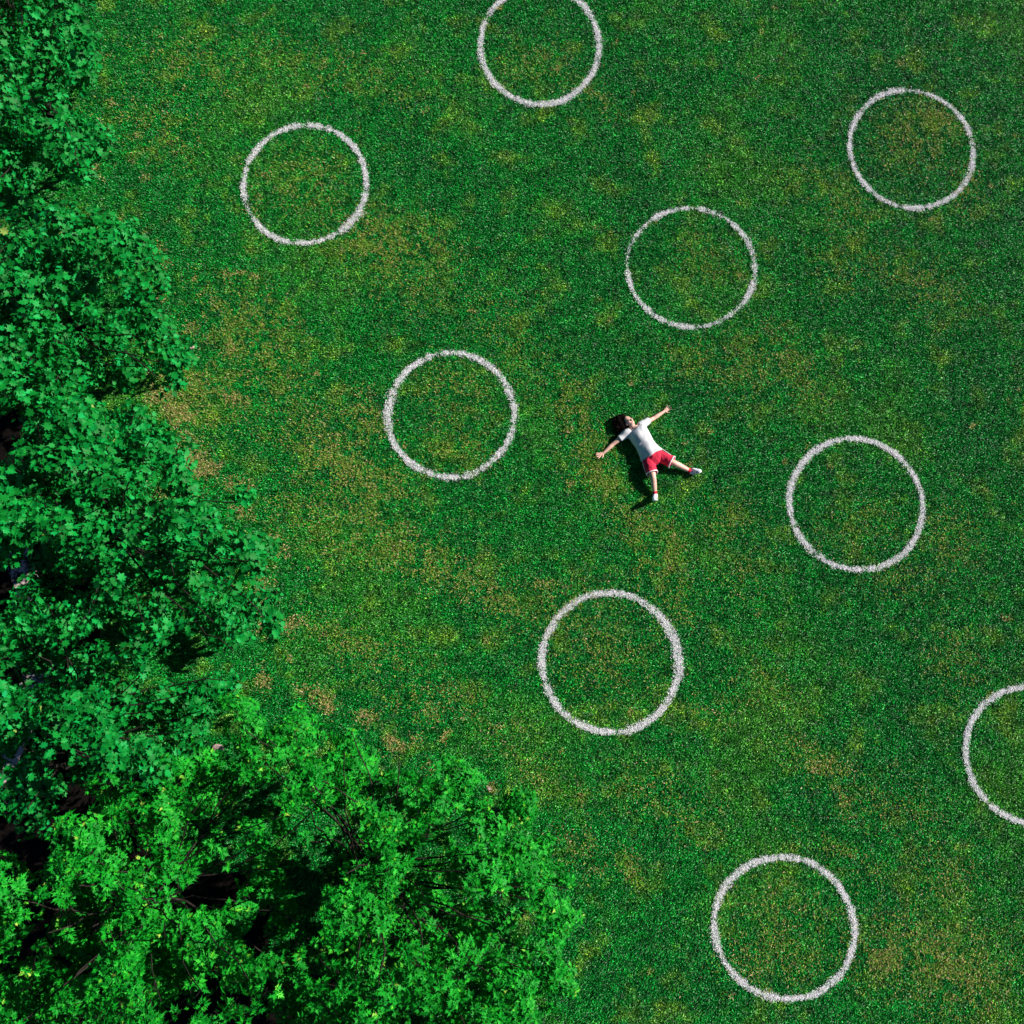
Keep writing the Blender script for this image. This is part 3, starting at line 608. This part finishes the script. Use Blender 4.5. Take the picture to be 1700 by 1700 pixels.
# shorts with white hem bands and side piping
V, Fc = [], []
hemR, hemL = hipR.lerp(kneeR, .80), hipL.lerp(kneeL, .90)
loft(V, Fc, dense([(P(1079.5, 751.5, .118), .180, .112), (P(1083, 758, .12), .194, .122), (P(1086.5, 766, .115), .165, .112), (P(1089, 771, .10), .10, .07)]), up=ROLL, round_caps=False, k=32)
outR = hipR + Vector((-.015, 0, 0)); outL = hipL + Vector((0, .01, 0))
loft(V, Fc, dense([(outR, .105, .105), (outR.lerp(hemR, .6), .104, .102), (hemR, .102, .098)]), round_caps=False, k=28)
loft(V, Fc, dense([(outL, .108, .108), (outL.lerp(hemL, .6), .106, .106), (hemL, .110, .106)]), round_caps=False, k=28)
shorts = solid('shorts', V, Fc, M_SHORTS, person, .0065, 3, disp=lambda p: .012 * noise.noise(p * 8) + .006 * noise.noise(p * 21))
for hp, kn, hem, a, h in ((outR, kneeR, hemR, .110, .106), (outL, kneeL, hemL, .118, .114)):
    d = (hem - hp).normalized(); V, Fc = [], []
    rr = [(hem - d * .012, a - .002, h - .002), (hem + d * .010, a, h), (hem + d * .010, a - .008, h - .008), (hem - d * .012, a - .010, h - .010)]
    k = 36; q = []
    for p_, a_, h_ in rr:
        u_ = (UP - d * UP.dot(d)).normalized(); s_ = d.cross(u_)
        q.append(len(V))
        for i in range(k): t = 2 * math.pi * i / k; wv = 1 + .05 * math.sin(3 * t + 1); V.append(tuple(p_ + s_ * a_ * wv * math.cos(t) + u_ * h_ * wv * math.sin(t)))
    for r_ in range(4):
        for i in range(k): j = (i + 1) % k; Fc.append((q[r_] + i, q[r_] + j, q[(r_ + 1) % 4] + j, q[(r_ + 1) % 4] + i))
    mesh('hem_trim', V, Fc, M_TRIM, person, smooth=True)
for pts_ in ([P(1066.5, 764, .13), P(1068.5, 775, .13), P(1072.5, 786, .14)], [P(1096, 743.5, .15), P(1106, 750, .20), P(1117.5, 758.5, .22)]):
    V, Fc = [], []; loft(V, Fc, dense([(p, .007, .007) for p in pts_]), k=8); mesh('side_piping', V, Fc, M_TRIM, person, smooth=True)
# socks and shoes
def foot(kn, an, heel, toe, top):
    d = (kn - an).normalized(); V, Fc = [], []
    loft(V, Fc, dense([(an + (heel - an) * .5, .040, .040), (an, .040, .040), (an + d * .055, .042, .042)]), k=18); mesh('sock', V, Fc, M_SOCK, person, smooth=True)
    ax = (toe - heel).normalized(); n_ = (top - ax * top.dot(ax)).normalized(); V, Fc = [], []
    def q(t, off): return heel + (toe - heel) * t + n_ * off
    loft(V, Fc, dense([(q(-.02, .035), .036, .042), (q(.15, .045), .040, .055), (q(.35, .040), .043, .048), (q(.65, .026), .049, .034), (q(.88, .018), .044, .026), (q(.97, .014), .030, .018)]), up=n_, k=20)
    loft(V, Fc, dense([(an, .044, .044), (an.lerp(heel, .6) + n_ * .01, .044, .044)]), k=18)
    sh_ = solid('shoe', V, Fc, M_SHOE, person, .006, 2)
    V, Fc = [], []
    loft(V, Fc, dense([(q(-.03, -.010), .036, .013), (q(.15, -.012), .040, .014), (q(.4, -.012), .040, .012), (q(.7, -.012), .053, .012), (q(.9, -.010), .047, .012), (q(1.0, -.006), .030, .010)]), up=n_, k=20)
    mesh('sole', V, Fc, M_SOLE, sh_, smooth=True)
    V, Fc = [], []; s_ = ax.cross(n_)
    for i in range(4):
        c_ = q(.34 + .09 * i, .082 - .012 * i); loft(V, Fc, [(c_ - s_ * .022, .004, .004), (c_ + n_ * .003, .004, .004), (c_ + s_ * .022, .004, .004)], up=n_, k=6)
    mesh('lace', V, Fc, M_LACE, sh_, smooth=True)
foot(kneeR, ankR, P(1088.5, 829, .050), P(1086.5, 829.5, .275), wdir(-.1, -1) + Vector((0, 0, .0)))
foot(kneeL, ankL, P(1150.5, 786, .048), P(1163.5, 782.5, .165), (wdir(-.45, -.9) + UP * .35))

# the grass tiles are laid out last
go.modifiers.new('tiles', 'NODES').node_group = ng
